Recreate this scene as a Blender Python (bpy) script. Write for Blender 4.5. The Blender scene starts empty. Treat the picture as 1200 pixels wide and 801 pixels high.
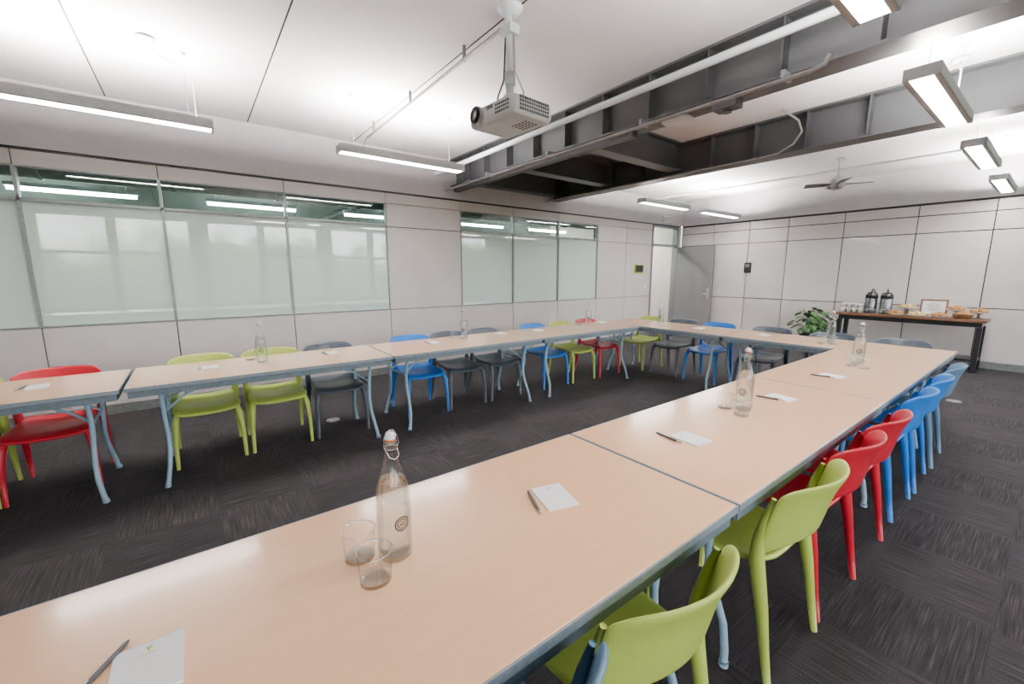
import bpy, math, random
from mathutils import Vector, Matrix
random.seed(4)
C=bpy.context.scene.collection
# ---------------------------------------------------------------- materials
MATS={}
def mat(name,col,rough=.5,metal=0,emit=None,es=0,trans=0,ior=1.45,spec=.5,coat=0):
    m=bpy.data.materials.new(name);m.use_nodes=True
    b=m.node_tree.nodes['Principled BSDF']
    b.inputs['Base Color'].default_value=(*col,1);b.inputs['Roughness'].default_value=rough
    b.inputs['Metallic'].default_value=metal;b.inputs['IOR'].default_value=ior
    b.inputs['Transmission Weight'].default_value=trans
    b.inputs['Specular IOR Level'].default_value=spec
    b.inputs['Coat Weight'].default_value=coat;b.inputs['Coat Roughness'].default_value=.12
    if emit: b.inputs['Emission Color'].default_value=(*emit,1);b.inputs['Emission Strength'].default_value=es
    MATS[name]=m;return m
def nz(m,scale,c1,c2,stretch=(1,1,1),bump=0,detail=4,lo=.35,hi=.65):
    nt=m.node_tree;N=nt.nodes;b=N['Principled BSDF']
    tc=N.new('ShaderNodeTexCoord');mp=N.new('ShaderNodeMapping');mp.inputs['Scale'].default_value=stretch
    t=N.new('ShaderNodeTexNoise');t.inputs['Scale'].default_value=scale;t.inputs['Detail'].default_value=detail
    r=N.new('ShaderNodeValToRGB');r.color_ramp.elements[0].color=(*c1,1);r.color_ramp.elements[1].color=(*c2,1)
    r.color_ramp.elements[0].position=lo;r.color_ramp.elements[1].position=hi
    L=nt.links.new;L(tc.outputs['Object'],mp.inputs[0]);L(mp.outputs[0],t.inputs['Vector']);L(t.outputs['Fac'],r.inputs[0]);L(r.outputs[0],b.inputs['Base Color'])
    if bump:
        bp=N.new('ShaderNodeBump');bp.inputs['Strength'].default_value=bump;bp.inputs['Distance'].default_value=.004
        L(t.outputs['Fac'],bp.inputs['Height']);L(bp.outputs[0],b.inputs['Normal'])
    return m
laminate=nz(mat('beech_laminate',(.8,.5,.32),.22,coat=.6),5,(.90,.515,.29),(.92,.535,.305),(12,1,1))
bandm=nz(mat('edge_plastic',(.33,.42,.5),.45),60,(.19,.235,.27),(.24,.285,.32))
legm=nz(mat('leg_paint',(.42,.58,.68),.4),40,(.26,.42,.54),(.33,.49,.60))
railm=nz(mat('rail_steel',(.12,.16,.2),.5),30,(.10,.135,.16),(.14,.18,.21))
def plastic(n,c): 
    d=tuple(x*.95 for x in c);return nz(mat(n,c,.32),30,d,c,bump=.02)
CH={'green':plastic('green_plastic',(.44,.55,.10)),'red':plastic('red_plastic',(.50,.012,.03)),'blue':plastic('blue_plastic',(.015,.175,.60)),'gray':plastic('slate_plastic',(.06,.078,.10)),'pale':plastic('steel_blue_plastic',(.10,.20,.32))}
panel=nz(mat('wall_panel',(.74,.72,.71),.28),3,(.59,.55,.54),(.63,.59,.58))
whiteb=nz(mat('whiteboard',(.8,.8,.8),.05,coat=.6),2,(.68,.665,.66),(.71,.69,.685))
plaster=nz(mat('plaster',(.62,.60,.62),.8),4,(.56,.54,.575),(.60,.58,.615))
corrm=nz(mat('corridor_paint',(.3,.34,.32),.8),4,(.05,.065,.06),(.08,.10,.09))
ceilm=nz(mat('ceiling_paint',(.80,.76,.76),.85),2,(.80,.785,.82),(.84,.825,.86))
gap=mat('shadow_gap',(.02,.02,.02),.8)
steel=nz(mat('painted_steel',(.10,.10,.105),.45),1.5,(.066,.070,.078),(.078,.082,.09),detail=1)
steeld=mat('dark_steel',(.05,.05,.052),.5)
alu=nz(mat('aluminium',(.6,.62,.65),.35,.5),30,(.5,.52,.55),(.6,.62,.65))
conduitm=nz(mat('galvanised_conduit',(.3,.3,.32),.4,.3),30,(.30,.31,.33),(.36,.37,.39))
framem=nz(mat('window_frame_metal',(.4,.42,.42),.35,.4),30,(.20,.22,.22),(.26,.28,.28))
discm=nz(mat('floor_disc_metal',(.3,.3,.3),.5,.3),30,(.16,.16,.16),(.22,.22,.22))
housem=nz(mat('lamp_housing_paint',(.6,.6,.62),.4),30,(.68,.70,.75),(.74,.76,.81))
white=nz(mat('white_plastic',(.8,.79,.78),.3),20,(.82,.88,.96),(.85,.91,.98))
ventm=mat('vent_gray',(.03,.03,.03),.5)
blackm=mat('black_plastic',(.012,.012,.014),.3)
paper=nz(mat('paper',(.88,.87,.85),.6),80,(.90,.91,.93),(.93,.94,.96))
ink=mat('ink',(.02,.02,.02),.5)
limem=mat('lime',(.35,.55,.03),.5)
orangem=mat('rubber_gasket',(.6,.15,.05),.5)
lamp=mat('lamp_diffuser',(1,1,1),.5,emit=(1,.955,.91),es=85)
lampup=mat('lamp_uplight',(1,1,1),.5,emit=(1,.935,.88),es=400)
tubem=mat('corridor_tube_glow',(1,1,1),.5,emit=(.97,1,.98),es=60)
wood=nz(mat('dark_wood',(.2,.09,.04),.4),5,(.11,.05,.022),(.19,.09,.045),(1,12,1))
leaf=nz(mat('leaf',(.05,.16,.03),.5),9,(.015,.06,.015),(.045,.13,.03))
potm=mat('pot',(.04,.04,.045),.5)
basketm=nz(mat('wicker',(.2,.1,.04),.6),60,(.10,.045,.015),(.28,.14,.06),bump=.5)
chrome=mat('chrome',(.75,.75,.75),.15,1)
doorm=nz(mat('door_paint',(.25,.25,.255),.5),1.5,(.15,.15,.155),(.16,.16,.165),detail=1)
ductm=nz(mat('duct',(.35,.42,.38),.3,.7),7,(.25,.33,.30),(.40,.47,.45))
pastry=nz(mat('pastry',(.5,.26,.08),.6),30,(.30,.12,.03),(.55,.29,.10),bump=.4)
fruit=nz(mat('cheese',(.75,.55,.2),.5),20,(.7,.5,.18),(.85,.65,.3))
ceram=mat('ceramic',(.85,.84,.82),.2)
def facing_fac(N,L,base,gain,power):
    lw=N.new('ShaderNodeLayerWeight');lw.inputs[0].default_value=.5
    p=N.new('ShaderNodeMath');p.operation='POWER';p.inputs[1].default_value=power
    m=N.new('ShaderNodeMath');m.operation='MULTIPLY_ADD';m.inputs[1].default_value=gain;m.inputs[2].default_value=base
    L(lw.outputs['Facing'],p.inputs[0]);L(p.outputs[0],m.inputs[0]);return m.outputs[0]
def thinglass(name,tint,base,gain,power,rough=.01,edge=None):
    m=bpy.data.materials.new(name);m.use_nodes=True;nt=m.node_tree;N=nt.nodes;N.clear();L=nt.links.new
    o=N.new('ShaderNodeOutputMaterial');mx=N.new('ShaderNodeMixShader');t=N.new('ShaderNodeBsdfTransparent');g=N.new('ShaderNodeBsdfGlossy')
    t.inputs[0].default_value=(*tint,1);g.inputs['Roughness'].default_value=rough
    if edge:
        cm=N.new('ShaderNodeMix');cm.data_type='RGBA';cm.inputs[6].default_value=(*tint,1);cm.inputs[7].default_value=(*edge,1)
        L(facing_fac(N,L,0,1,4),cm.inputs[0]);L(cm.outputs[2],t.inputs[0])
    L(facing_fac(N,L,base,gain,power),mx.inputs[0]);L(t.outputs[0],mx.inputs[1]);L(g.outputs[0],mx.inputs[2]);L(mx.outputs[0],o.inputs[0])
    return m
clearpane=thinglass('clear_pane',(.78,.86,.83),.08,.7,4)
glassm=thinglass('clear_glass',(.985,.998,1.0),.06,.5,3.2,.0,(.70,.80,.80))
rimm=thinglass('glass_rim',(.95,.98,.98),.40,.5,2,.05)
basem=thinglass('glass_base',(.95,.98,.98),.14,.5,2,.05)
def watermat():
    m=bpy.data.materials.new('water');m.use_nodes=True;nt=m.node_tree;N=nt.nodes;N.clear();L=nt.links.new
    o=N.new('ShaderNodeOutputMaterial');mx=N.new('ShaderNodeMixShader');t=N.new('ShaderNodeBsdfTransparent');g=N.new('ShaderNodeBsdfGlass')
    g.inputs['IOR'].default_value=1.3;g.inputs['Roughness'].default_value=0;mx.inputs[0].default_value=.42;t.inputs[0].default_value=(.96,1,1,1)
    L(t.outputs[0],mx.inputs[1]);L(g.outputs[0],mx.inputs[2]);L(mx.outputs[0],o.inputs[0]);return m
waterm=watermat()
def frosted():
    m=bpy.data.materials.new('frosted_pane');m.use_nodes=True;nt=m.node_tree;N=nt.nodes;N.clear();L=nt.links.new
    o=N.new('ShaderNodeOutputMaterial');mx=N.new('ShaderNodeMixShader');d=N.new('ShaderNodeBsdfDiffuse');tl=N.new('ShaderNodeBsdfTranslucent');m2=N.new('ShaderNodeMixShader')
    g=N.new('ShaderNodeBsdfGlossy')
    tc=N.new('ShaderNodeTexCoord');n=N.new('ShaderNodeTexNoise');n.inputs['Scale'].default_value=1.2
    r=N.new('ShaderNodeValToRGB');r.color_ramp.elements[0].color=(.70,.86,.79,1);r.color_ramp.elements[1].color=(.74,.89,.82,1)
    L(tc.outputs['Object'],n.inputs['Vector']);L(n.outputs['Fac'],r.inputs[0]);L(r.outputs[0],d.inputs[0])
    tl.inputs[0].default_value=(.84,.97,.91,1);m2.inputs[0].default_value=.12
    g.inputs['Roughness'].default_value=.016
    L(d.outputs[0],m2.inputs[1]);L(tl.outputs[0],m2.inputs[2]);L(facing_fac(N,L,.17,.75,4),mx.inputs[0]);L(m2.outputs[0],mx.inputs[1]);L(g.outputs[0],mx.inputs[2]);L(mx.outputs[0],o.inputs[0])
    return m
frost=frosted()
def carpet():
    m=bpy.data.materials.new('carpet');m.use_nodes=True;nt=m.node_tree;N=nt.nodes;L=nt.links.new;b=N['Principled BSDF'];b.inputs['Roughness'].default_value=.95;b.inputs['Specular IOR Level'].default_value=.1
    tc=N.new('ShaderNodeTexCoord');ck=N.new('ShaderNodeTexChecker');ck.inputs['Scale'].default_value=2.0
    L(tc.outputs['Object'],ck.inputs['Vector'])
    outs=[]
    for s in ((3.2,110,1),(110,3.2,1)):
        mp=N.new('ShaderNodeMapping');mp.inputs['Scale'].default_value=s;n=N.new('ShaderNodeTexNoise');n.inputs['Scale'].default_value=1.4;n.inputs['Detail'].default_value=2
        L(tc.outputs['Object'],mp.inputs[0]);L(mp.outputs[0],n.inputs['Vector']);outs.append(n.outputs['Fac'])
    mx=N.new('ShaderNodeMix');mx.data_type='FLOAT';L(ck.outputs['Fac'],mx.inputs[0]);L(outs[0],mx.inputs[2]);L(outs[1],mx.inputs[3])
    r=N.new('ShaderNodeValToRGB');e=r.color_ramp.elements;e[0].position=.32;e[0].color=(.022,.021,.023,1);e[1].position=.74;e[1].color=(.072,.067,.071,1)
    e2=r.color_ramp.elements.new(.55);e2.color=(.040,.0375,.040,1)
    L(mx.outputs[0],r.inputs[0])
    tm=N.new('ShaderNodeMix');tm.data_type='RGBA';tm.blend_type='MULTIPLY';tm.inputs[7].default_value=(.86,.86,.87,1);L(ck.outputs['Fac'],tm.inputs[0]);L(r.outputs[0],tm.inputs[6])
    n2=N.new('ShaderNodeTexNoise');n2.inputs['Scale'].default_value=160;L(tc.outputs['Object'],n2.inputs['Vector'])
    m3=N.new('ShaderNodeMix');m3.data_type='RGBA';m3.blend_type='MULTIPLY';m3.inputs[0].default_value=.7
    L(tm.outputs[2],m3.inputs[6]);L(n2.outputs['Fac'],m3.inputs[7]);L(m3.outputs[2],b.inputs['Base Color'])
    bp=N.new('ShaderNodeBump');bp.inputs['Strength'].default_value=.5;bp.inputs['Distance'].default_value=.003;L(n2.outputs['Fac'],bp.inputs['Height']);L(bp.outputs[0],b.inputs['Normal'])
    return m
carpetm=carpet()
# ---------------------------------------------------------------- mesh builder
class G:
    def __init__(s): s.v=[];s.f=[];s.m=[];s.sm=[]
    def add(s,vs,fs,m=0,smooth=False):
        o=len(s.v);s.v+=[tuple(v) for v in vs];s.f+=[tuple(i+o for i in f) for f in fs];s.m+=[m]*len(fs);s.sm+=[smooth]*len(fs)
    def box(s,x0,x1,y0,y1,z0,z1,m=0):
        s.add([(x0,y0,z0),(x1,y0,z0),(x1,y1,z0),(x0,y1,z0),(x0,y0,z1),(x1,y0,z1),(x1,y1,z1),(x0,y1,z1)],[(0,3,2,1),(4,5,6,7),(0,1,5,4),(1,2,6,5),(2,3,7,6),(3,0,4,7)],m)
    def tube(s,pts,rad,n=10,m=0,flat=1.0):
        P=[Vector(p) for p in pts]
        if not hasattr(rad,'__len__'): rad=[rad]*len(P)
        vs=[];up=None
        for i,p in enumerate(P):
            t=(P[min(i+1,len(P)-1)]-P[max(i-1,0)]).normalized()
            if up is None:
                up=Vector((0,0,1)) if abs(t.z)<.9 else Vector((0,1,0))
            a=t.cross(up).normalized();b=a.cross(t).normalized();up=b
            for k in range(n):
                an=2*math.pi*k/n;vs.append(p+a*math.cos(an)*rad[i]+b*math.sin(an)*rad[i]*flat)
        fs=[]
        for i in range(len(P)-1):
            for k in range(n):
                fs.append((i*n+k,i*n+(k+1)%n,(i+1)*n+(k+1)%n,(i+1)*n+k))
        fs.append(tuple(range(n)));fs.append(tuple((len(P)-1)*n+k for k in reversed(range(n))))
        fs=[tuple(reversed(f)) for f in fs]
        s.add(vs,fs,m,True)
    def lathe(s,prof,n=32,m=0,c=(0,0,0)):
        vs=[];fs=[];idx=[]
        for r,z in prof:
            if r<1e-6: idx.append([len(vs)]*n);vs.append((c[0],c[1],c[2]+z))
            else:
                idx.append([len(vs)+k for k in range(n)])
                for k in range(n):
                    a=2*math.pi*k/n;vs.append((c[0]+r*math.cos(a),c[1]+r*math.sin(a),c[2]+z))
        for i in range(len(prof)-1):
            for k in range(n):
                q=[idx[i][k],idx[i][(k+1)%n],idx[i+1][(k+1)%n],idx[i+1][k]]
                u=[];[u.append(x) for x in q if x not in u]
                if len(u)>2: fs.append(tuple(u))
        s.add(vs,fs,m,True)
    def sheet(s,fn,nu,nv,th,m=0):
        e=1e-3;T=[];B=[]
        for i in range(nu+1):
            for j in range(nv+1):
                u=i/nu;v=j/nv;p=Vector(fn(u,v));du=Vector(fn(min(u+e,1),v))-Vector(fn(max(u-e,0),v));dv=Vector(fn(u,min(v+e,1)))-Vector(fn(u,max(v-e,0)))
                nrm=du.cross(dv).normalized();T.append(p);B.append(p-nrm*th)
        n=(nu+1)*(nv+1);id=lambda i,j:i*(nv+1)+j;fs=[]
        for i in range(nu):
            for j in range(nv):
                a,b,c,d=id(i,j),id(i+1,j),id(i+1,j+1),id(i,j+1);fs.append((a,b,c,d));fs.append((a+n,d+n,c+n,b+n))
        for i in range(nu):
            a,b=id(i,0),id(i+1,0);fs.append((a,a+n,b+n,b));a,b=id(i,nv),id(i+1,nv);fs.append((a,b,b+n,a+n))
        for j in range(nv):
            a,b=id(0,j),id(0,j+1);fs.append((a,b,b+n,a+n));a,b=id(nu,j),id(nu,j+1);fs.append((a,a+n,b+n,b))
        s.add(T+B,fs,m,True)
    def mesh(s,name,mats):
        me=bpy.data.meshes.new(name);me.from_pydata(s.v,[],s.f)
        for x in (mats if isinstance(mats,(list,tuple)) else [mats]): me.materials.append(x)
        me.polygons.foreach_set('material_index',s.m);me.polygons.foreach_set('use_smooth',s.sm);me.update();return me
def ob(name,data,parent=None,loc=(0,0,0),rz=0,label=None,cat=None,group=None,kind=None,bevel=0,sub=0):
    o=bpy.data.objects.new(name,data);C.objects.link(o);o.location=loc;o.rotation_euler=(0,0,rz)
    if parent: o.parent=parent
    if label:o['label']=label
    if cat:o['category']=cat
    if group:o['group']=group
    if kind:o['kind']=kind
    if bevel:
        b=o.modifiers.new('b','BEVEL');b.width=bevel;b.segments=3;b.limit_method='ANGLE'
    if sub:
        b=o.modifiers.new('s','SUBSURF');b.levels=sub;b.render_levels=sub
    return o
def mk(name,g,mats,**k): return ob(name,g.mesh(name,mats),**k)
def struct(name,g,mats,label=None,**k):
    return mk(name,g,mats,kind='structure',label=label or name.replace('_',' '),**k)
def clone(root,loc,rz,label=None):
    def rec(src,par):
        n=src.copy();C.objects.link(n)
        if par is not None: n.parent=par;n.matrix_parent_inverse=src.matrix_parent_inverse.copy()
        for c in src.children: rec(c,n)
        return n
    n=rec(root,None);n.location=loc;n.rotation_euler=(0,0,rz)
    if label:n['label']=label
    return n
# ---------------------------------------------------------------- room
XW=-5.92;YF=9.75;ZC=3.17;XR=2.7;YB=-3.2;XC=-8.8
g=G();g.box(XC,XR,YB,YF+.1,-.1,0);struct('floor',g,carpetm,'dark charcoal carpet tile floor with woven streaks')
g=G();g.box(XC,XR,YB,YF+.1,ZC,ZC+.12);struct('ceiling',g,ceilm,'white painted flat ceiling')
g=G();g.box(XC,XW-.12,YB,YF,ZC-.02,ZC);struct('ceiling_corridor',g,corrm,'dark exposed corridor ceiling')
k=1
for y in (-1.68,-.5,.68,1.86):
    g=G();g.box(XW+.02,XR,y-.005,y+.005,ZC-.003,ZC+.001);struct('trim_%d'%k,g,gap,'thin dark ceiling joint line');k+=1
ys=[-3.2,-2.3,-1.20,-.18,1.0,2.27,3.47,4.52,5.6,6.7,7.62,8.55]
WB,WT,WM,PT=.945,2.44,2.14,2.575
glz={1,2,3,4,6,7,8}
g=G()
t=.005
for i in range(len(ys)-1):
    a,b=ys[i]+t,ys[i+1]-t
    g.box(XW-.03,XW,a,b,.10,WB-t,0)
    if i in glz: g.box(XW-.03,XW,a,b,WT+t,PT,0)
    else:
        g.box(XW-.03,XW,a,b,WB+t,2.12-t,0);g.box(XW-.03,XW,a,b,2.12+t,WT-t,0);g.box(XW-.03,XW,a,b,WT+t,PT,0)
        g.box(XW-.12,XW-.03,ys[i],ys[i+1],WB,WT,1)
g.box(XW-.12,XW-.03,ys[0],ys[-1],0,WB,1);g.box(XW-.12,XW-.03,ys[0],ys[-1],WT,PT,1)
g.box(XW-.12,XW-.02,ys[0],YF,PT,PT+.03,1)
g.box(XW-.12,XW,ys[0],YF,PT+.03,ZC,2)
g.box(XW-.12,XW,9.62,YF,0,PT,2)
struct('wall_left',g,[panel,gap,plaster],'pale grey panelled partition wall with dark joints')
n=1
for i in sorted(glz):
    a,b=ys[i],ys[i+1];g=G();f=.013
    X0,X1=XW-.07,XW+.008
    for (p,q,r,s) in ((a,b,WB,WB+f),(a,b,WT-f,WT),(a,b,WM-.015,WM+.015)): g.box(X0,X1,p,q,r,s,0)
    g.box(X0,X1,a,a+f,WB+f,WT-f,0);g.box(X0,X1,b-f,b,WB+f,WT-f,0)
    g.box(XW-.022,XW-.016,a+f,b-f,WB+f,WM-.015,1);g.box(XW-.022,XW-.016,a+f,b-f,WM+.015,WT-f,2)
    struct('window_%d'%n,g,[framem,frost,clearpane],'interior window with frosted pane and clear transom');n+=1
g=G()
for (a,b,c,d) in ((8.55,8.60,0,PT),(9.57,9.62,0,PT),(8.60,9.57,2.10,2.15),(8.60,9.57,PT-.04,PT)): g.box(XW-.12,XW+.01,a,b,c,d,0)
g.box(XW-.05,XW-.044,8.60,9.57,2.15,PT-.04,1)
struct('trim_%d'%k,g,[framem,clearpane],'aluminium door frame with glass transom');k+=1
g=G();g.box(XW+.01,XW+.95,9.575,9.62,.01,2.10,0)
g.tube([(XW+.87,9.575,1.0),(XW+.87,9.52,1.0),(XW+.76,9.52,1.0)],.011,8,1);g.box(XW+.845,XW+.895,9.567,9.576,.88,1.12,1)
struct('door_1',g,[doorm,chrome],'grey flush door standing open with lever handle')
xs=[XW,-5.1,-4.31,-3.56,-2.64,-1.64,-.78,.15,1.1,2.0,XR]
zs=[.10,.93,2.12,2.40,PT]
g=G();t=.0075
for i in range(len(xs)-1):
    for j in range(4):
        g.box(xs[i]+t,xs[i+1]-t,YF,YF+.03,zs[j]+t,zs[j+1]-t,1 if (j==1 and i in(3,4,5)) else 0)
g.box(XW,XR,YF+.03,YF+.12,0,ZC,2);g.box(XW,XR,YF-.0,YF+.03,PT+.03,ZC,3)
struct('wall_far',g,[panel,whiteb,gap,plaster],'pale grey panelled wall with glossy writable panels')
g=G();g.box(XW+.0,XR,YF-.012,YF+.03,0,.10);struct('baseboard_far',g,framem,'grey base strip')
g=G();g.box(XW-.03,XW+.012,YB,8.55,0,.10);struct('baseboard_left',g,framem,'grey base strip')
g=G();g.box(XC,XR,YB-.1,YB,0,ZC);struct('wall_back',g,plaster,'plain plaster wall')
g=G()
g.box(XR,XR+.15,YB,YF+.1,0,.75,0);g.box(XR,XR+.15,YB,YF+.1,2.85,ZC,0)
for i in range(9):
    y=YB+i*1.62;g.box(XR,XR+.15,y,min(y+(.45 if i%2==0 else .18),YF+.1),.75,2.85,0 if i%2==0 else 1)
g.box(XR+.03,XR+.1,YB,YF,1.95,2.02,1)
struct('wall_right',g,[plaster,steel],'window wall with grey mullions')
g=G();g.box(XC-.1,XC,YB,8.0,0,ZC,0);g.box(XC-.1,XC,8.0,YF+.1,0,ZC,1);struct('wall_corridor',g,[corrm,panel],'painted wall of the corridor')
g=G();g.box(XC,XW-.12,YF,YF+.12,0,ZC);struct('wall_corridor_end',g,panel,'pale end wall of the corridor')
g=G();g.tube([(-7.3,YB,2.74),(-7.3,8.0,2.74)],.20,24)
for i in range(9): g.tube([(-7.3,-2.5+i*1.2,2.74),(-7.3,-2.46+i*1.2,2.74)],.215,24);g.box(-7.305,-7.295,-2.49+i*1.2,-2.47+i*1.2,2.9,ZC)
mk('air_duct',g,ductm,label='round galvanised air duct hanging in the corridor',cat='duct')
for y in (-1.1,.9,2.9,5.2,7.2):
    r=ob('corridor_light',None,loc=(-8.0,y,2.50),label='slim fluorescent batten light hanging in the corridor',cat='light fixture',group='corridor batten lights')
    g=G();g.box(-.05,.05,-.62,.62,.03,.08);g.box(-.003,.003,-.5,-.49,.08,ZC-2.5);g.box(-.003,.003,.49,.5,.08,ZC-2.5);mk('housing',g,housem,parent=r)
    g=G();g.tube([(0,-.6,.01),(0,.6,.01)],.026,10);mk('tube_lamp',g,tubem,parent=r)
# ---------------------------------------------------------------- steel beams
def ibeam_x(y,x0,x1,zb,w=.22):
    g=G();zt=ZC
    g.box(x0,x1,y-w/2,y+w/2,zb,zb+.02);g.box(x0,x1,y-w/2,y+w/2,zt-.02,zt);g.box(x0,x1,y-.008,y+.008,zb+.02,zt-.02)
    x=x0+.4
    while x<x1: 
        g.box(x-.006,x+.006,y-w/2+.01,y-.008,zb+.02,zt-.02);g.box(x-.006,x+.006,y+.008,y+w/2-.01,zb+.02,zt-.02);x+=.52
    return g
for y,w in ((3.42,.24),(5.45,.24)):
    struct('trim_%d'%k,ibeam_x(y,XW,XR,2.77,w),steel,'grey painted steel beam with web stiffeners');k+=1
for x in (-5.75,-4.6,-3.4):
    g=G();g.box(x-.09,x+.09,3.54,5.33,2.82,2.838);g.box(x-.09,x+.09,3.54,5.33,ZC-.018,ZC);g.box(x-.008,x+.008,3.54,5.33,2.838,ZC-.018)
    struct('trim_%d'%k,g,steel,'grey painted steel cross beam');k+=1
g=G();g.box(XW,-3.4,3.54,5.33,ZC-.03,ZC);struct('trim_%d'%k,g,steel,'dark metal deck between beams');k+=1
def pipe(pts,r,m,label,cat='pipe',name='ceiling_pipe'):
    g=G();g.tube(pts,r,12);return mk(name,g,m,label=label,cat=cat)
pipe([(-5.92,3.05,2.93),(XR,3.05,2.93)],.028,white,'white painted pipe running along a beam')
g=G();g.tube([(-5.92,3.22,2.715),(-1.15,3.22,2.715),(-1.07,3.22,2.73),(-1.05,3.22,2.78)],.014,10)
for x in (-4.8,-3.6,-2.4,-1.3): g.box(x-.012,x+.012,3.205,3.33,2.725,2.775)
mk('conduit_pipe',g,conduitm,label='thin grey conduit clipped under a steel beam',cat='pipe')
g=G();g.box(-5.92,-2.6,3.36,3.44,2.71,2.77);mk('cable_tray',g,steeld,label='black cable raceway fixed under a steel beam',cat='cable tray')
g=G();g.tube([(-5.92,5.25,2.75),(-2.3,5.25,2.75),(-2.1,5.25,2.76),(-1.95,5.23,2.82),(-1.87,5.2,2.92),(-1.9,5.17,3.03),(-2.0,5.14,3.12),(-2.05,5.12,3.17)],.010,8);mk('flexible_conduit',g,conduitm,label='thin flexible conduit looping up beside a beam',cat='pipe')
pipe([(-5.92,7.8,2.98),(-.9,7.8,2.98)],.013,white,'thin white conduit strung across the ceiling')
g=G();g.lathe([(0,.035),(.06,.035),(.115,.025),(.13,.010),(.125,0),(0,0)],28);mk('wireless_access_point',g,white,loc=(-2.18,3.42,2.735),label='white round ceiling access point under a beam',cat='access point')
g=G();g.box(-.09,.09,-.06,.06,0,.07);g.tube([(0,0,0),(0,0,-.02)],.03,12);mk('junction_box',g,steel,loc=(-1.75,3.4,2.70),bevel=.006,label='grey metal junction box under a beam',cat='electrical box')
# projector
pr=ob('ceiling_projector',None,loc=(-2.42,1.82,2.44),rz=math.radians(184),label='white ceiling-mounted video projector on a pole',cat='projector')
hx,hy,hz=.235,.175,.12
g=G();g.box(-hx,hx,-hy,hy,0,hz);b=mk('projector_body',g,white,parent=pr,bevel=.035)
g=G();g.tube([(.12,hy-.03,.06),(.12,hy+.03,.06)],.058,28);mk('lens_ring',g,alu,parent=pr)
g=G();g.tube([(.12,hy+.0,.06),(.12,hy+.033,.06)],.050,28);g.tube([(.12,hy+.0,.06),(.12,hy+.045,.06)],.034,24);mk('lens',g,[blackm],parent=pr)
g=G();g.box(-.03,.03,hy-.003,hy+.002,.075,.095);mk('front_panel',g,ventm,parent=pr)
def slots(fn,nx,nz_):
    g=G()
    for i in range(nx):
        for j in range(nz_): g.box(*fn(i,j))
    mk('vent',g,ventm,parent=pr)
slots(lambda i,j:(-hx-.002,-hx+.002,-.13+i*.02,-.115+i*.02,.025+j*.022,.041+j*.022),13,4)
slots(lambda i,j:(-.19+i*.02,-.176+i*.02,hy-.002,hy+.002,.03+j*.022,.043+j*.022),7,3)
slots(lambda i,j:(-.16+i*.03,-.142+i*.03,-.10+j*.03,-.085+j*.03,-.001,.001),5,4)
g=G();g.box(-.09,.09,-.09,.09,hz,hz+.012);g.box(-.12,-.10,-.12,.12,hz-.01,hz+.02);g.box(.10,.12,-.12,.12,hz-.01,hz+.02);g.box(-.11,.11,-.015,.015,hz+.01,hz+.03)
g.tube([(0,0,hz),(0,0,.715)],.027,16);g.tube([(0,0,.26),(0,0,.34)],.036,16);g.tube([(0,0,hz+.02),(0,0,hz+.08)],.042,16);g.box(-.05,.05,-.04,.04,.56,.62)
for sx in (-1,1): g.tube([(0,0,.22),(sx*.1,sx*.06,hz+.01)],.007,8)
mk('mounting_pole',g,white,parent=pr)
g=G();g.lathe([(0,0),(.03,0),(.06,.02),(.085,.05),(.085,.06),(0,.06)],24,c=(0,0,.67));mk('ceiling_plate',g,white,parent=pr)
g=G();g.tube([(.05,.08,.11),(.065,.05,.2),(.04,.02,.3),(.035,.01,.55),(.03,0,.68)],.006,8);mk('cable',g,blackm,parent=pr)
g=G();g.tube([(-.06,-.05,.11),(-.10,-.03,.2),(-.05,-.0,.33),(-.035,.0,.55),(-.03,0,.68)],.005,8);mk('cable',g,alu,parent=pr)
g=G();g.tube([(-2.5,1.82,3.08),(-5.25,1.82,3.05),(-5.33,1.82,3.0),(-5.35,1.82,2.9)],.013,8)
for x in (-3,-4,-5): g.box(x-.01,x+.01,1.81,1.83,3.06,ZC)
mk('conduit_pipe',g,discm,label='thin conduit running from the projector mount across the ceiling',cat='pipe')
# ---------------------------------------------------------------- pendants
LEN=1.36
def pendant_root():
    r=ob('pendant_light',None,loc=(0,0,0),cat='light fixture',group='linear pendant lights')
    g=G();h=LEN/2;w=.085
    g.box(-w,-w+.012,-h,h,0,.07);g.box(w-.012,w,-h,h,0,.07);g.box(-w,w,-h,-h+.012,0,.07);g.box(-w,w,h-.012,h,0,.07)
    g.box(-w,-.055,-h,h,0,.012);g.box(.055,w,-h,h,0,.012);g.box(-w,w,-h,h,.045,.055)
    mk('housing',g,housem,parent=r)
    g=G();g.box(-.055,.055,-h+.012,h-.012,.006,.012);mk('diffuser',g,lamp,parent=r)
    g=G();g.box(-.06,.06,-h+.05,h-.05,.056,.060);mk('uplight_lens',g,lampup,parent=r)
    top=ZC-2.62
    g=G();g.tube([(0,0,.05),(0,0,top)],.0022,6);g.lathe([(0,-.02),(.02,-.015),(.025,0)],12,c=(0,0,top));wm=g.mesh('suspension_wire',alu)
    for y in (-h+.15,h-.15): ob('suspension_wire',wm,parent=r,loc=(0,y,0))
    return r
P0=pendant_root()
P0['label']='slim grey linear pendant light hung on wires near the partition'
pl=[(-4.42,-.42),(-4.42,1.93),(-4.42,6.72),(-4.42,8.65),(-.69,1.95),(-.69,4.28),(-.69,6.55),(-.69,8.85)]
P0.location=(pl[0][0],pl[0][1],2.62);PL=[P0]
for i,(x,y) in enumerate(pl[1:]):
    PL.append(clone(P0,(x,y,2.62),0,label='slim grey linear pendant light hung on wires near the partition' if x<-3 else 'slim grey linear pendant light hung over the long table row'))
top=ZC-2.62
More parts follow.
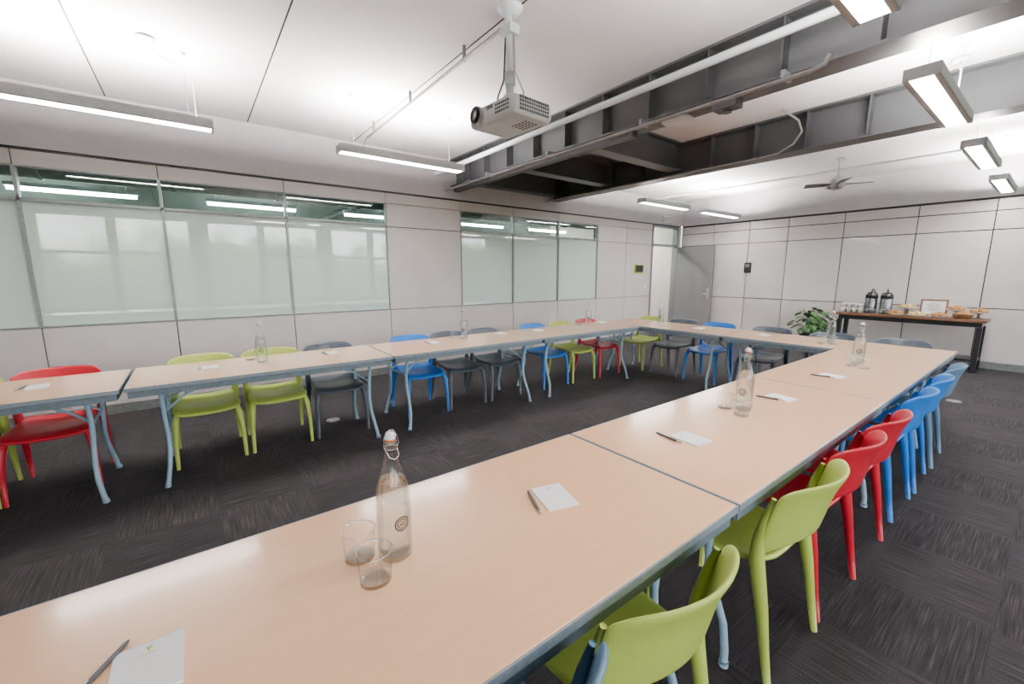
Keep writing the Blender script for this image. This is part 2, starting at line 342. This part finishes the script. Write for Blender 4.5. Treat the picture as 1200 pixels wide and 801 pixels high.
for par,dx,dy in ((PL[0],.12,.32),(PL[5],-.06,.82)):
    g=G();g.lathe([(0,-.03),(.04,-.028),(.055,-.012),(.055,0),(0,0)],20,c=(dx,dy,top));mk('canopy',g,white,parent=par)
    e=(0,.58,.06) if dx>0 else (0,.5,.06)
    g=G();g.tube([(dx,dy,top-.03),(dx*.8,dy*.8+e[1]*.2,top-.10),(dx*.3,dy*.2+e[1]*.8,top-.12),(0,e[1],top-.16),(0,e[1],.3),e],.005,8);mk('power_cord',g,white,parent=par)
# ceiling fan
fr=ob('ceiling_fan',None,loc=(-2.30,7.95,2.80),rz=.5,label='dark ceiling fan with four thin blades on a short rod',cat='fan')
g=G();g.lathe([(0,-.07),(.06,-.07),(.10,-.02),(.10,.06),(.06,.10),(.015,.11),(.015,.33),(.05,.34),(.06,.37),(0,.37)],24);mk('motor',g,alu,parent=fr)
g=G();g.sheet(lambda u,v:(.08+.34*u,(-.045-.025*u)+(.09+.05*u)*v,.03*(v-.5)),6,4,.006);bm=g.mesh('blade',steel)
for i in range(4): b=ob('blade',bm,parent=fr,rz=i*math.pi/2)
r=ob('exit_sign',None,loc=(XW+.04,9.05,2.72),label='small white sign with red letters above the door',cat='sign')
g=G();g.box(-.04,.0,-.15,.15,-.08,.08);mk('sign_box',g,white,parent=r,bevel=.006)
cu=bpy.data.curves.new('exit','FONT');cu.body='EXIT';cu.size=.13;cu.align_x='CENTER';cu.align_y='CENTER';cu.extrude=.001
redm=mat('sign_red',(.55,.06,.02),.5)
tmp=bpy.data.objects.new('tmp',cu);C.objects.link(tmp);bpy.context.view_layer.update()
em=bpy.data.meshes.new_from_object(tmp);bpy.data.objects.remove(tmp);em.materials.clear();em.materials.append(redm)
o=ob('lettering',em,parent=r,loc=(.002,0,0));o.rotation_euler=(math.pi/2,0,math.pi/2)
r=ob('wall_phone',None,loc=(-4.28,YF,1.58),label='black wall-mounted control panel',cat='control panel')
g=G();g.box(-.07,.07,-.04,0,-.1,.12);mk('casing',g,blackm,parent=r,bevel=.01)
g=G();g.box(-.045,.045,-.044,-.04,.02,.09);mk('screen',g,doorm,parent=r)
r=ob('room_sign',None,loc=(XW,8.1,1.57),label='black room sign with lime border on the wall',cat='sign')
g=G();g.box(0,.02,-.16,.16,-.10,.10);mk('sign_frame',g,limem,parent=r,bevel=.004)
g=G();g.box(.02,.023,-.135,.135,-.075,.075);mk('sign_face',g,blackm,parent=r)
g=G();g.box(XW,XW+.01,8.33,8.41,1.10,1.24);mk('light_switch',g,white,label='white light switch plate beside the door',cat='light switch')
for x,y in ((-4.31,1.0),(-.62,6.9)):
    g=G();g.lathe([(0,.006),(.04,.006),(.042,.008),(.062,.008),(.066,0),(0,0)],28);mk('floor_box',g,discm,loc=(x,y,0),label='round metal floor power outlet set in the carpet',cat='floor outlet',group='floor power outlets')
# ---------------------------------------------------------------- tables
W=.753;TH=.74
def table_root(L):
    r=ob('folding_table',None,cat='table',group='folding conference tables')
    g=G();g.box(-W/2+.005,W/2-.005,-L/2+.005,L/2-.005,TH-.024,TH);mk('tabletop',g,laminate,parent=r,bevel=.002)
    g=G();z0,z1=TH-.026,TH-.001
    g.box(-W/2,-W/2+.005,-L/2,L/2,z0,z1);g.box(W/2-.005,W/2,-L/2,L/2,z0,z1);g.box(-W/2+.005,W/2-.005,-L/2,-L/2+.005,z0,z1);g.box(-W/2+.005,W/2-.005,L/2-.005,L/2,z0,z1)
    mk('edge_band',g,bandm,parent=r,bevel=.002)
    g=G();i=.02;z0,z1=TH-.070,TH-.025
    for sx in (-1,1): g.box(sx*(W/2-i)-.006,sx*(W/2-i)+.006,-L/2+i,L/2-i,z0,z1)
    for sy in (-1,1): g.box(-W/2+i,W/2-i,sy*(L/2-i)-.006,sy*(L/2-i)+.006,z0,z1)
    g.box(-W/2+i,W/2-i,-L/2+i,L/2-i,TH-.032,TH-.025)
    mk('apron',g,railm,parent=r)
    g=G();g.tube([(-.19,0,.50),(.19,0,.50)],.009,8);cb=g.mesh('crossbar',legm)
    g=G();g.tube([(-.30,0,TH-.055),(.30,0,TH-.055)],.012,8);cb2=g.mesh('crossbar',legm)
    for sy in (-1,1):
        y=sy*(L/2-.17)
        for sx in (-1,1):
            g=G();g.tube([(sx*.27,0,TH-.05),(sx*.255,0,.66),(sx*.225,0,.58),(sx*.21,0,.50),(sx*.205,-sy*.003,.42),(sx*.215,-sy*.008,.33),(sx*.245,-sy*.008,.24),(sx*.285,-sy*.0,.15),(sx*.305,sy*.015,.06),(sx*.31,sy*.025,.0)],.0145,10)
            g.tube([(sx*.31,sy*.025,0),(sx*.31,sy*.023,.02)],.018,10)
            ob('leg',g.mesh('leg',legm),parent=r,loc=(0,y,0))
        ob('crossbar',cb,parent=r,loc=(0,y,0));ob('crossbar',cb2,parent=r,loc=(0,y,0))
        for sx in (-1,1):
            g=G();g.tube([(sx*.17,y,.50),(sx*.13,y-sy*.10,.58),(sx*.10,y-sy*.22,.64),(sx*.09,y-sy*.36,TH-.03)],.009,8);mk('brace',g,legm,parent=r)
    return r
LN=1.805;XN=-.535-W/2;XL=-3.525-W/2;Y5=4.92
lab='beech-topped folding table with blue-grey edge'
T1=table_root(LN-.008);T1.location=(XN,Y5-LN/2,0);T1['label']=lab+' in a long row'
for i in (1,2,3): clone(T1,(XN,Y5-LN/2-LN*i,0),0)
LL=1.78
T2=table_root(LL-.010);T2.location=(XL,Y5-LL/2,0);T2['label']=lab+' beside the partition'
for i in (1,2,3): clone(T2,(XL-(.0 if i<3 else -.01),Y5-LL/2-LL*i-(0 if i<3 else .01),0),0)
LC=1.87
T3=table_root(LC-.010);T3.location=(-.535-LC/2,Y5+W/2+.004,0);T3.rotation_euler=(0,0,math.pi/2);T3['label']=lab+' closing the rectangle'
clone(T3,(-.535-LC*1.5,Y5+W/2+.004,0),math.pi/2)
# ---------------------------------------------------------------- chairs
def chair_meshes():
    M={}
    def seat(u,v):
        s=2*u-1;tt=2*v-1
        hw=.212+.014*tt;x=s*hw*(1-.10*abs(tt)**6);y=.015+.225*tt*(1-.10*abs(s)**6)
        z=.450-.026*(1-s*s)*(1-.5*tt*tt)
        if tt>.4: z-=.03*((tt-.4)/.6)**2
        if tt<-.4: z+=.03*((-.4-tt)/.6)**2
        return (x,y,z)
    g=G();g.sheet(seat,12,12,.024);M['seat']=g
    def back(u,v):
        s=1-2*u;a=abs(s)
        zb=.540-.055*a**3;zt=.786-.006*a**2-.035*a**9
        z=zb+(zt-zb)*v
        y=-.190-.22*(z-.48)-.50*max(0,z-.68)**1.5-.085*(1-s*s)**.9+.02
        hw=.223+.006*v
        return (s*hw,y,z)
    g=G();g.sheet(back,18,8,.014);M['backrest']=g
    for nm,sx in (('lr',-1),('rr',1)):
        g=G();g.tube([(sx*.218,-.262,0),(sx*.215,-.236,.15),(sx*.210,-.212,.30),(sx*.208,-.190,.41),(sx*.210,-.180,.48),(sx*.215,-.184,.55),(sx*.220,-.200,.64),(sx*.223,-.220,.72)],[.012,.016,.021,.025,.025,.021,.015,.008],12);M[nm]=g
    for nm,sx in (('lf',-1),('rf',1)):
        g=G();g.tube([(sx*.219,.228,0),(sx*.215,.222,.2),(sx*.204,.205,.35),(sx*.185,.165,.430)],[.012,.016,.023,.020],12);M[nm]=g
    return M
CM=chair_meshes();CC={}
def chair_root(col):
    r=ob('stacking_chair',None,cat='chair',group='moulded plastic chairs')
    for nm,key,sb in (('seat','seat',1),('backrest','backrest',1),('leg','lr',0),('leg','rr',0),('leg','lf',0),('leg','rf',0)):
        ob(nm,CM[key].mesh(nm,CH[col]),parent=r,sub=sb)
    return r
names={'green':'lime green','red':'bright red','blue':'bright blue','gray':'charcoal grey','pale':'steel blue'}
def chair(col,x,y,rz,where):
    rz+=math.radians(random.uniform(-3,3))
    L='%s moulded plastic chair %s'%(names[col],where)
    if col not in CC:
        r=chair_root(col);r.location=(x,y,0);r.rotation_euler=(0,0,rz);r['label']=L;CC[col]=r
    else: clone(CC[col],(x,y,0),rz,label=L)
for col,y in (('pale',.36),('green',.86),('green',1.70),('red',2.21),('red',2.70),('blue',3.40),('blue',3.95),('pale',4.55)):
    chair(col,-.715,y,math.pi/2,'tucked under the long table row')
for col,y in (('green',-1.33),('red',-.85),('green',0.0),('green',.50),('gray',1.0),('blue',1.86),('gray',2.34),('gray',2.85),('blue',3.66),('green',4.18),('red',4.72)):
    chair(col,-4.10,y,-math.pi/2,'between the table row and the partition')
for col,x in (('green',-3.98),('gray',-3.42),('blue',-2.88),('gray',-2.2),('gray',-1.55),('gray',-.95)):
    chair(col,x,5.60,math.pi,'behind the end table')
# ---------------------------------------------------------------- bottles, glasses, notepads
def bottle_root():
    r=ob('water_bottle',None,cat='bottle',group='swing-top water bottles',label='clear glass swing-top bottle of water with round black emblem')
    o=[(0,0),(.038,0),(.042,.004),(.043,.02),(.043,.145),(.0425,.165),(.040,.185),(.035,.205),(.028,.226),(.022,.246),(.018,.266),(.0158,.285),(.0150,.300),(.0168,.302),(.0168,.310),(.0148,.312)]
    g=G();g.lathe(o,40);mk('glass_body',g,glassm,parent=r)
    g=G();g.lathe([(0,.0095),(.036,.0105),(.040,.021),(.040,.145),(.0395,.165),(.037,.184),(.032,.205),(.0295,.212),(0,.212)],36);mk('water',g,waterm,parent=r)
    g=G();g.lathe([(0,.309),(.0095,.309),(.011,.315),(.0135,.317),(.0135,.325),(.009,.332),(0,.334)],20);mk('stopper',g,white,parent=r)
    g=G();g.lathe([(0,.3095),(.0125,.3095),(.0125,.3155),(0,.3155)],20);mk('gasket',g,orangem,parent=r)
    g=G()
    for sy in (-1,1):
        g.tube([(0,sy*.0165,.292),(.005,sy*.020,.303),(.002,sy*.017,.322),(0,sy*.010,.336)],.0011,6)
    g.tube([(0,-.010,.336),(0,0,.338),(0,.010,.336)],.0011,6)
    g.tube([(0,.0165,.292),(.018,.012,.274),(.022,0,.268),(.018,-.012,.274),(0,-.0165,.292)],.0011,6)
    ring=[(.0165*math.cos(a),.0165*math.sin(a),.292) for a in [i*math.pi/8 for i in range(17)]]
    g.tube(ring,.0011,6);mk('wire_bail',g,chrome,parent=r)
    g=G();R=.0435;zc=.105
    def cyl(a,z): return (R*math.cos(a/R),R*math.sin(a/R),zc+z)
    def annul(r0,r1,n=36):
        vs=[];fs=[]
        for i in range(n):
            a=2*math.pi*i/n;vs.append(cyl(r0*math.cos(a),r0*math.sin(a)));vs.append(cyl(r1*math.cos(a),r1*math.sin(a)))
        for i in range(n): j=(i+1)%n;fs.append((2*i,2*i+1,2*j+1,2*j))
        g.add(vs,fs)
    annul(.0165,.0195);annul(.0100,.0122)
    def bar(a,z,w,h):
        g.add([cyl(a-w,z-h),cyl(a+w,z-h),cyl(a+w,z+h),cyl(a-w,z+h)],[(0,1,2,3)])
    for i in range(16):
        an=2*math.pi*i/16;bar(.0143*math.cos(an),.0143*math.sin(an),.0012,.0014)
    bar(0,.004,.005,.0012);bar(0,-.003,.006,.0012);bar(-.004,.0,.001,.005);bar(.004,0,.001,.005)
    mk('emblem',g,ink,parent=r)
    return r
B0=bottle_root();B0.location=(-.97,.355,TH);B0.rotation_euler=(0,0,math.atan2(-.35,.97)+.45)
for x,y in ((-.97,2.30),(-.95,4.25),(-1.45,5.36),(-3.95,.40),(-4.0,2.36),(-4.02,4.40),(-3.52,5.40)):
    clone(B0,(x,y,TH),math.atan2(-y,-x)+random.uniform(-.3,.3))
g=G();g.lathe([(0,.0),(.033,0)],36,2);g.lathe([(.033,0),(.036,.003)],36,1);g.lathe([(.036,.003),(.0405,.078)],36,0);g.lathe([(.0405,.078),(.0412,.081),(.0396,.081),(.0392,.078)],36,1);g.lathe([(.0350,.012),(0,.010)],36,2)
GM=g.mesh('drinking_glass',[glassm,rimm,basem])
for x,y in ((-1.01,.275),(-.905,.28),(-1.04,2.24),(-.93,2.19),(-.95,4.10),(-.86,4.05),(-1.38,5.2),(-1.48,5.18),(-4.10,.33),(-4.13,2.30),(-4.12,4.33)):
    ob('drinking_glass',GM,loc=(x,y,TH),label='short clear glass tumbler beside a water bottle',cat='glass',group='glass tumblers')
def pad_root():
    r=ob('notepad',None,cat='notepad',group='white notepads',label='small white notepad with a tiny green logo')
    g=G();g.box(-.07,.07,-.053,.053,0,.005);mk('paper_sheet',g,paper,parent=r)
    g=G();z=.0054
    g.add([(-.054,-.005,z),(-.040,-.0005,z),(-.048,.0005,z),(-.054,.005,z)],[(0,1,2,3)]);g.add([(-.057,-.0055,z),(-.0555,-.0055,z),(-.0555,.0055,z),(-.057,.0055,z)],[(0,1,2,3)]);
    g.add([(-.037,-.012,z),(-.0355,-.012,z),(-.0355,.012,z),(-.037,.012,z)],[(0,1,2,3)])
    mk('logo',g,limem,parent=r)
    return r
def pen_root():
    r=ob('ballpoint_pen',None,cat='pen',group='ballpoint pens',label='slim grey ballpoint pen with a clip beside a notepad')
    g=G();g.tube([(-.068,0,.0052),(-.058,0,.0052),(.05,0,.0052)],[.0015,.0045,.0052],10);mk('barrel',g,steel,parent=r)
    g=G();g.tube([(.05,0,.0052),(.066,0,.0052),(.074,0,.0052)],[.0048,.0045,.0025],10);g.box(.02,.066,-.0015,.0015,.0095,.0115);mk('clip',g,chrome,parent=r)
    return r
pads=[(-.925,.875,-.28),(-.935,-.135,0),(-.92,1.69,-.1),(-.93,2.69,-.15),(-.93,3.57,-.1),(-3.96,.05,.1),(-3.93,-.86,.1),(-4.03,.97,.1),(-3.99,1.98,.0),(-4.1,2.95,0),(-4.05,3.5,0),(-4.15,4.83,0),(-2.9,5.35,1.57),(-2.1,5.35,1.57)]
PR=pad_root();PN=pen_root();first=True
for x,y,a in pads:
    if first: PR.location=(x,y,TH);PR.rotation_euler=(0,0,a)
    else: clone(PR,(x,y,TH),a)
    first=False
PN.location=(-.94,.80,TH);PN.rotation_euler=(0,0,math.atan2(-.06,.14))
clone(PN,(-.975,-.205,TH),math.atan2(-.05,.08)+.0)
clone(PN,(-.985,1.615,TH),-.15)
for x,y in ((-.97,2.62),(-.97,3.50),(-3.95,-.02),(-3.93,-.93),(-4.02,.90),(-4.0,1.91)):
    clone(PN,(x,y,TH),random.uniform(-.4,.2))
# ---------------------------------------------------------------- sideboard
sb=ob('buffet_table',None,loc=(-1.53,9.33,0),label='dark wood narrow buffet table with black metal legs',cat='table')
g=G();g.box(-.90,.90,-.24,.24,.75,.79);mk('tabletop',g,wood,parent=sb,bevel=.004)
g=G();g.box(-.86,.86,-.21,.21,.68,.75);mk('apron',g,blackm,parent=sb)
g=G();g.box(-.86,.86,-.21,.21,.16,.20);mk('shelf',g,blackm,parent=sb)
for sx in (-1,1):
    for sy in (-1,1):
        g=G();g.box(sx*.84-.03,sx*.84+.03,sy*.2-.03,sy*.2+.03,0,.68);mk('leg',g,blackm,parent=sb,bevel=.003)
ZS=.79
cr=ob('coffee_carafe',None,cat='carafe',group='airpot carafes',label='silver airpot coffee carafe with black pump lid')
g=G();g.lathe([(0,.02),(.08,.02),(.083,.03),(.083,.05),(.083,.27),(.07,.295),(0,.295)],28);mk('carafe_body',g,mat('brushed_steel',(.22,.22,.23),.25,.9),parent=cr)
g=G();g.lathe([(0,.25),(.086,.25),(.086,.30),(.060,.35),(.02,.36),(0,.36)],28);g.box(.04,.14,-.02,.02,.29,.315);g.box(.12,.14,-.015,.015,.26,.295);mk('lid',g,blackm,parent=cr)
g=G();g.lathe([(0,-.0),(.085,-.0),(.085,.04),(0,.04)],28);mk('base',g,blackm,parent=cr)
g=G();g.tube([(-.07,0,.28),(-.09,0,.33),(-.06,0,.39),(0,0,.41),(.03,0,.36)],.009,8);mk('handle',g,blackm,parent=cr)
cr.location=(-2.02,9.38,ZS);cr.rotation_euler=(0,0,-1.8);clone(cr,(-1.82,9.38,ZS),-1.5)
fo=ob('framed_sign',None,loc=(-1.25,9.47,ZS),label='small wood-framed printed menu leaning on the buffet',cat='sign');fo.rotation_euler=(-.12,0,.05)
g=G()
for a,b,c,d in ((-.16,.16,0,.025),(-.16,.16,.24,.265),(-.16,-.135,.025,.24),(.135,.16,.025,.24)): g.box(a,b,-.012,.008,c,d)
mk('frame',g,mat('light_wood',(.20,.09,.04),.5),parent=fo)
g=G();g.box(-.135,.135,-.004,.004,.025,.24);mk('paper_sheet',g,paper,parent=fo)
g=G()
for i,w in enumerate((.05,.08,.06,.09,.05)): g.box(-w,w,-.0055,-.004,.19-i*.027,.196-i*.027)
mk('printed_text',g,ink,parent=fo)
def lump(name,m,x,y,z,r,lab,cat,grp,sq=.7):
    g=G();n=10;prof=[(0,0)]+[(r*math.sin(math.pi*(i+1)/(n+1)),r*sq*(1-math.cos(math.pi*(i+1)/(n+1)))) for i in range(n)]+[(0,2*r*sq)]
    g.lathe(prof,14)
    g.v=[(a*(1+.12*math.sin(7*b/r+x*9)),b*(1+.12*math.sin(5*a/r+y*7)),c) for a,b,c in g.v]
    mk(name,g,m,loc=(x,y,z),label=lab,cat=cat,group=grp)
g=G();g.lathe([(0,0),(.08,0),(.120,.016),(.124,.02),(.118,.021),(.08,.006),(0,.005)],32);PM=g.mesh('serving_plate',ceram)
g=G();g.lathe([(0,0),(.09,0),(.115,.06),(.12,.075),(.11,.075),(.105,.06),(.085,.008),(0,.008)],28);BKM=g.mesh('bread_basket',basketm)
spots=((-1.66,9.23,0,0),(-1.40,9.22,0,1),(-1.14,9.22,0,0),(-.99,9.46,.10,0),(-.89,9.21,0,2),(-1.56,9.48,.10,1),(-.75,9.45,.08,0))
for i,(x,y,hh,ty) in enumerate(spots):
    zz=ZS
    if hh:
        g=G();g.lathe([(0,0),(.07,0),(.02,.015),(.015,hh-.02),(.06,hh),(0,hh)],24);mk('cake_stand',g,wood,loc=(x,y,ZS),label='small dark wooden serving stand',cat='stand',group='serving stands');zz=ZS+hh
    if ty==2: ob('bread_basket',BKM,loc=(x,y,zz),label='dark wicker basket of pastries on the buffet',cat='basket')
    else: ob('serving_plate',PM,loc=(x,y,zz),label='white serving plate of snacks on the buffet',cat='plate',group='serving plates')
    for j in range(7):
        a=j*1.047;rr=.07 if j else 0
        z_=zz+(.012 if j else .02)+(.03 if ty==2 else 0)
        lump('cheese_piece' if ty==1 else 'pastry',fruit if ty==1 else pastry,x+rr*math.cos(a),y+rr*math.sin(a),z_,.032 if j else .042,'yellow cheese piece on a serving plate' if ty==1 else 'small golden baked pastry on the buffet','cheese' if ty==1 else 'pastry','cheese pieces on plates' if ty==1 else 'pastries on the buffet',.8)
g=G();g.lathe([(0,0),(.022,0),(.034,.05),(.038,.08),(.036,.08),(.031,.05),(.018,.006),(0,.006)],24);UM=g.mesh('coffee_cup',ceram)
for i in range(16): ob('coffee_cup',UM,loc=(-2.38+.08*(i%4),9.30+.09*((i//4)%2),ZS+(.081 if i>=8 else 0)),label='white ceramic cup stacked on the buffet',cat='cup',group='coffee cups')
for i in range(7): ob('drinking_glass',GM,loc=(-2.36+.09*i,9.15,ZS),label='short clear glass tumbler on the buffet',cat='glass',group='glass tumblers')
# plant
pp=ob('potted_plant',None,loc=(-2.85,9.30,0),label='leafy green houseplant in a dark pot beside the buffet',cat='plant')
g=G();g.lathe([(0,0),(.13,0),(.17,.34),(.18,.36),(.16,.36),(.15,.32),(0,.32)],28);mk('pot',g,potm,parent=pp)
g=G();st=G()
for i in range(70):
    a=random.uniform(0,6.283);el=random.uniform(.1,1.3);R_=random.uniform(.16,.42);base=Vector((0,0,.33))
    tip=base+Vector((math.cos(a)*math.cos(el)*R_,math.sin(a)*math.cos(el)*R_*.8,math.sin(el)*R_*1.15+.05))
    if tip.y>.3: tip.y=.28
    st.tube([base,base.lerp(tip,.5)+Vector((0,0,.03)),tip],.003,5)
    d=Vector((math.cos(a),math.sin(a),-.35)).normalized();s=d.cross(Vector((0,0,1))).normalized();Lf=random.uniform(.10,.16)
    def lf(u,v,tip=tip,d=d,s=s,Lf=Lf): 
        w=.42*Lf*math.sin(math.pi*min(1,.06+u*.92))**.7
        return tip+d*(u*Lf)+s*((v-.5)*2*w)+Vector((0,0,-.25*Lf*u*u+abs(v-.5)*.02))
    g.sheet(lf,5,4,.0015)
o=mk('foliage',g,leaf,parent=pp);o['kind']='stuff'
o=mk('stems',st,leaf,parent=pp);o['kind']='stuff'
# ---------------------------------------------------------------- world & lights
w=bpy.data.worlds.new('w');bpy.context.scene.world=w;w.use_nodes=True;nt=w.node_tree;N=nt.nodes;L=nt.links.new
bg=N['Background'];tc=N.new('ShaderNodeTexCoord');sx=N.new('ShaderNodeSeparateXYZ');L(tc.outputs['Generated'],sx.inputs[0])
nn=N.new('ShaderNodeTexNoise');nn.inputs['Scale'].default_value=14;nn.inputs['Detail'].default_value=7;L(tc.outputs['Generated'],nn.inputs['Vector'])
ad=N.new('ShaderNodeMath');ad.operation='MULTIPLY_ADD';ad.inputs[1].default_value=.26;L(nn.outputs['Fac'],ad.inputs[0]);L(sx.outputs[2],ad.inputs[2])
r=N.new('ShaderNodeValToRGB');e=r.color_ramp.elements;e[0].position=.12;e[0].color=(.07,.10,.06,1);e[1].position=.22;e[1].color=(.95,.97,1,1)
e2=e.new(.17);e2.color=(.18,.26,.14,1)
L(ad.outputs[0],r.inputs[0]);L(r.outputs[0],bg.inputs[0]);bg.inputs[1].default_value=8.5
for i in range(4):
    l=bpy.data.lights.new('daylight_portal','AREA');l.shape='RECTANGLE';l.size=3.2;l.size_y=2.1;l.cycles.is_portal=True
    o=ob('daylight_portal',l,loc=(XR+.16,YB+1.62+i*3.24,1.8));o.rotation_euler=(0,math.pi/2,0)
for y,e_,c in ((-1.8,70,(.97,1,.97)),(1,70,(.97,1,.97)),(4,70,(.97,1,.97)),(6.5,50,(1,1,.97)),(8.8,200,(1,.93,.80))):
    l=bpy.data.lights.new('corridor_lamp','AREA');l.shape='RECTANGLE';l.size=.3;l.size_y=1.4;l.energy=e_;l.color=c
    ob('corridor_lamp',l,loc=(-8.3 if y<8 else -7.3,y,3.05))
# ---------------------------------------------------------------- camera
cd=bpy.data.cameras.new('camera');cam=ob('camera',cd,loc=(0,0,1.461))
cd.sensor_width=36;cd.lens=489/1200*36;cd.clip_start=.02
pt,yw=.1621,.9217
cam.rotation_euler=(math.pi/2-pt,0,yw)
bpy.context.scene.camera=cam
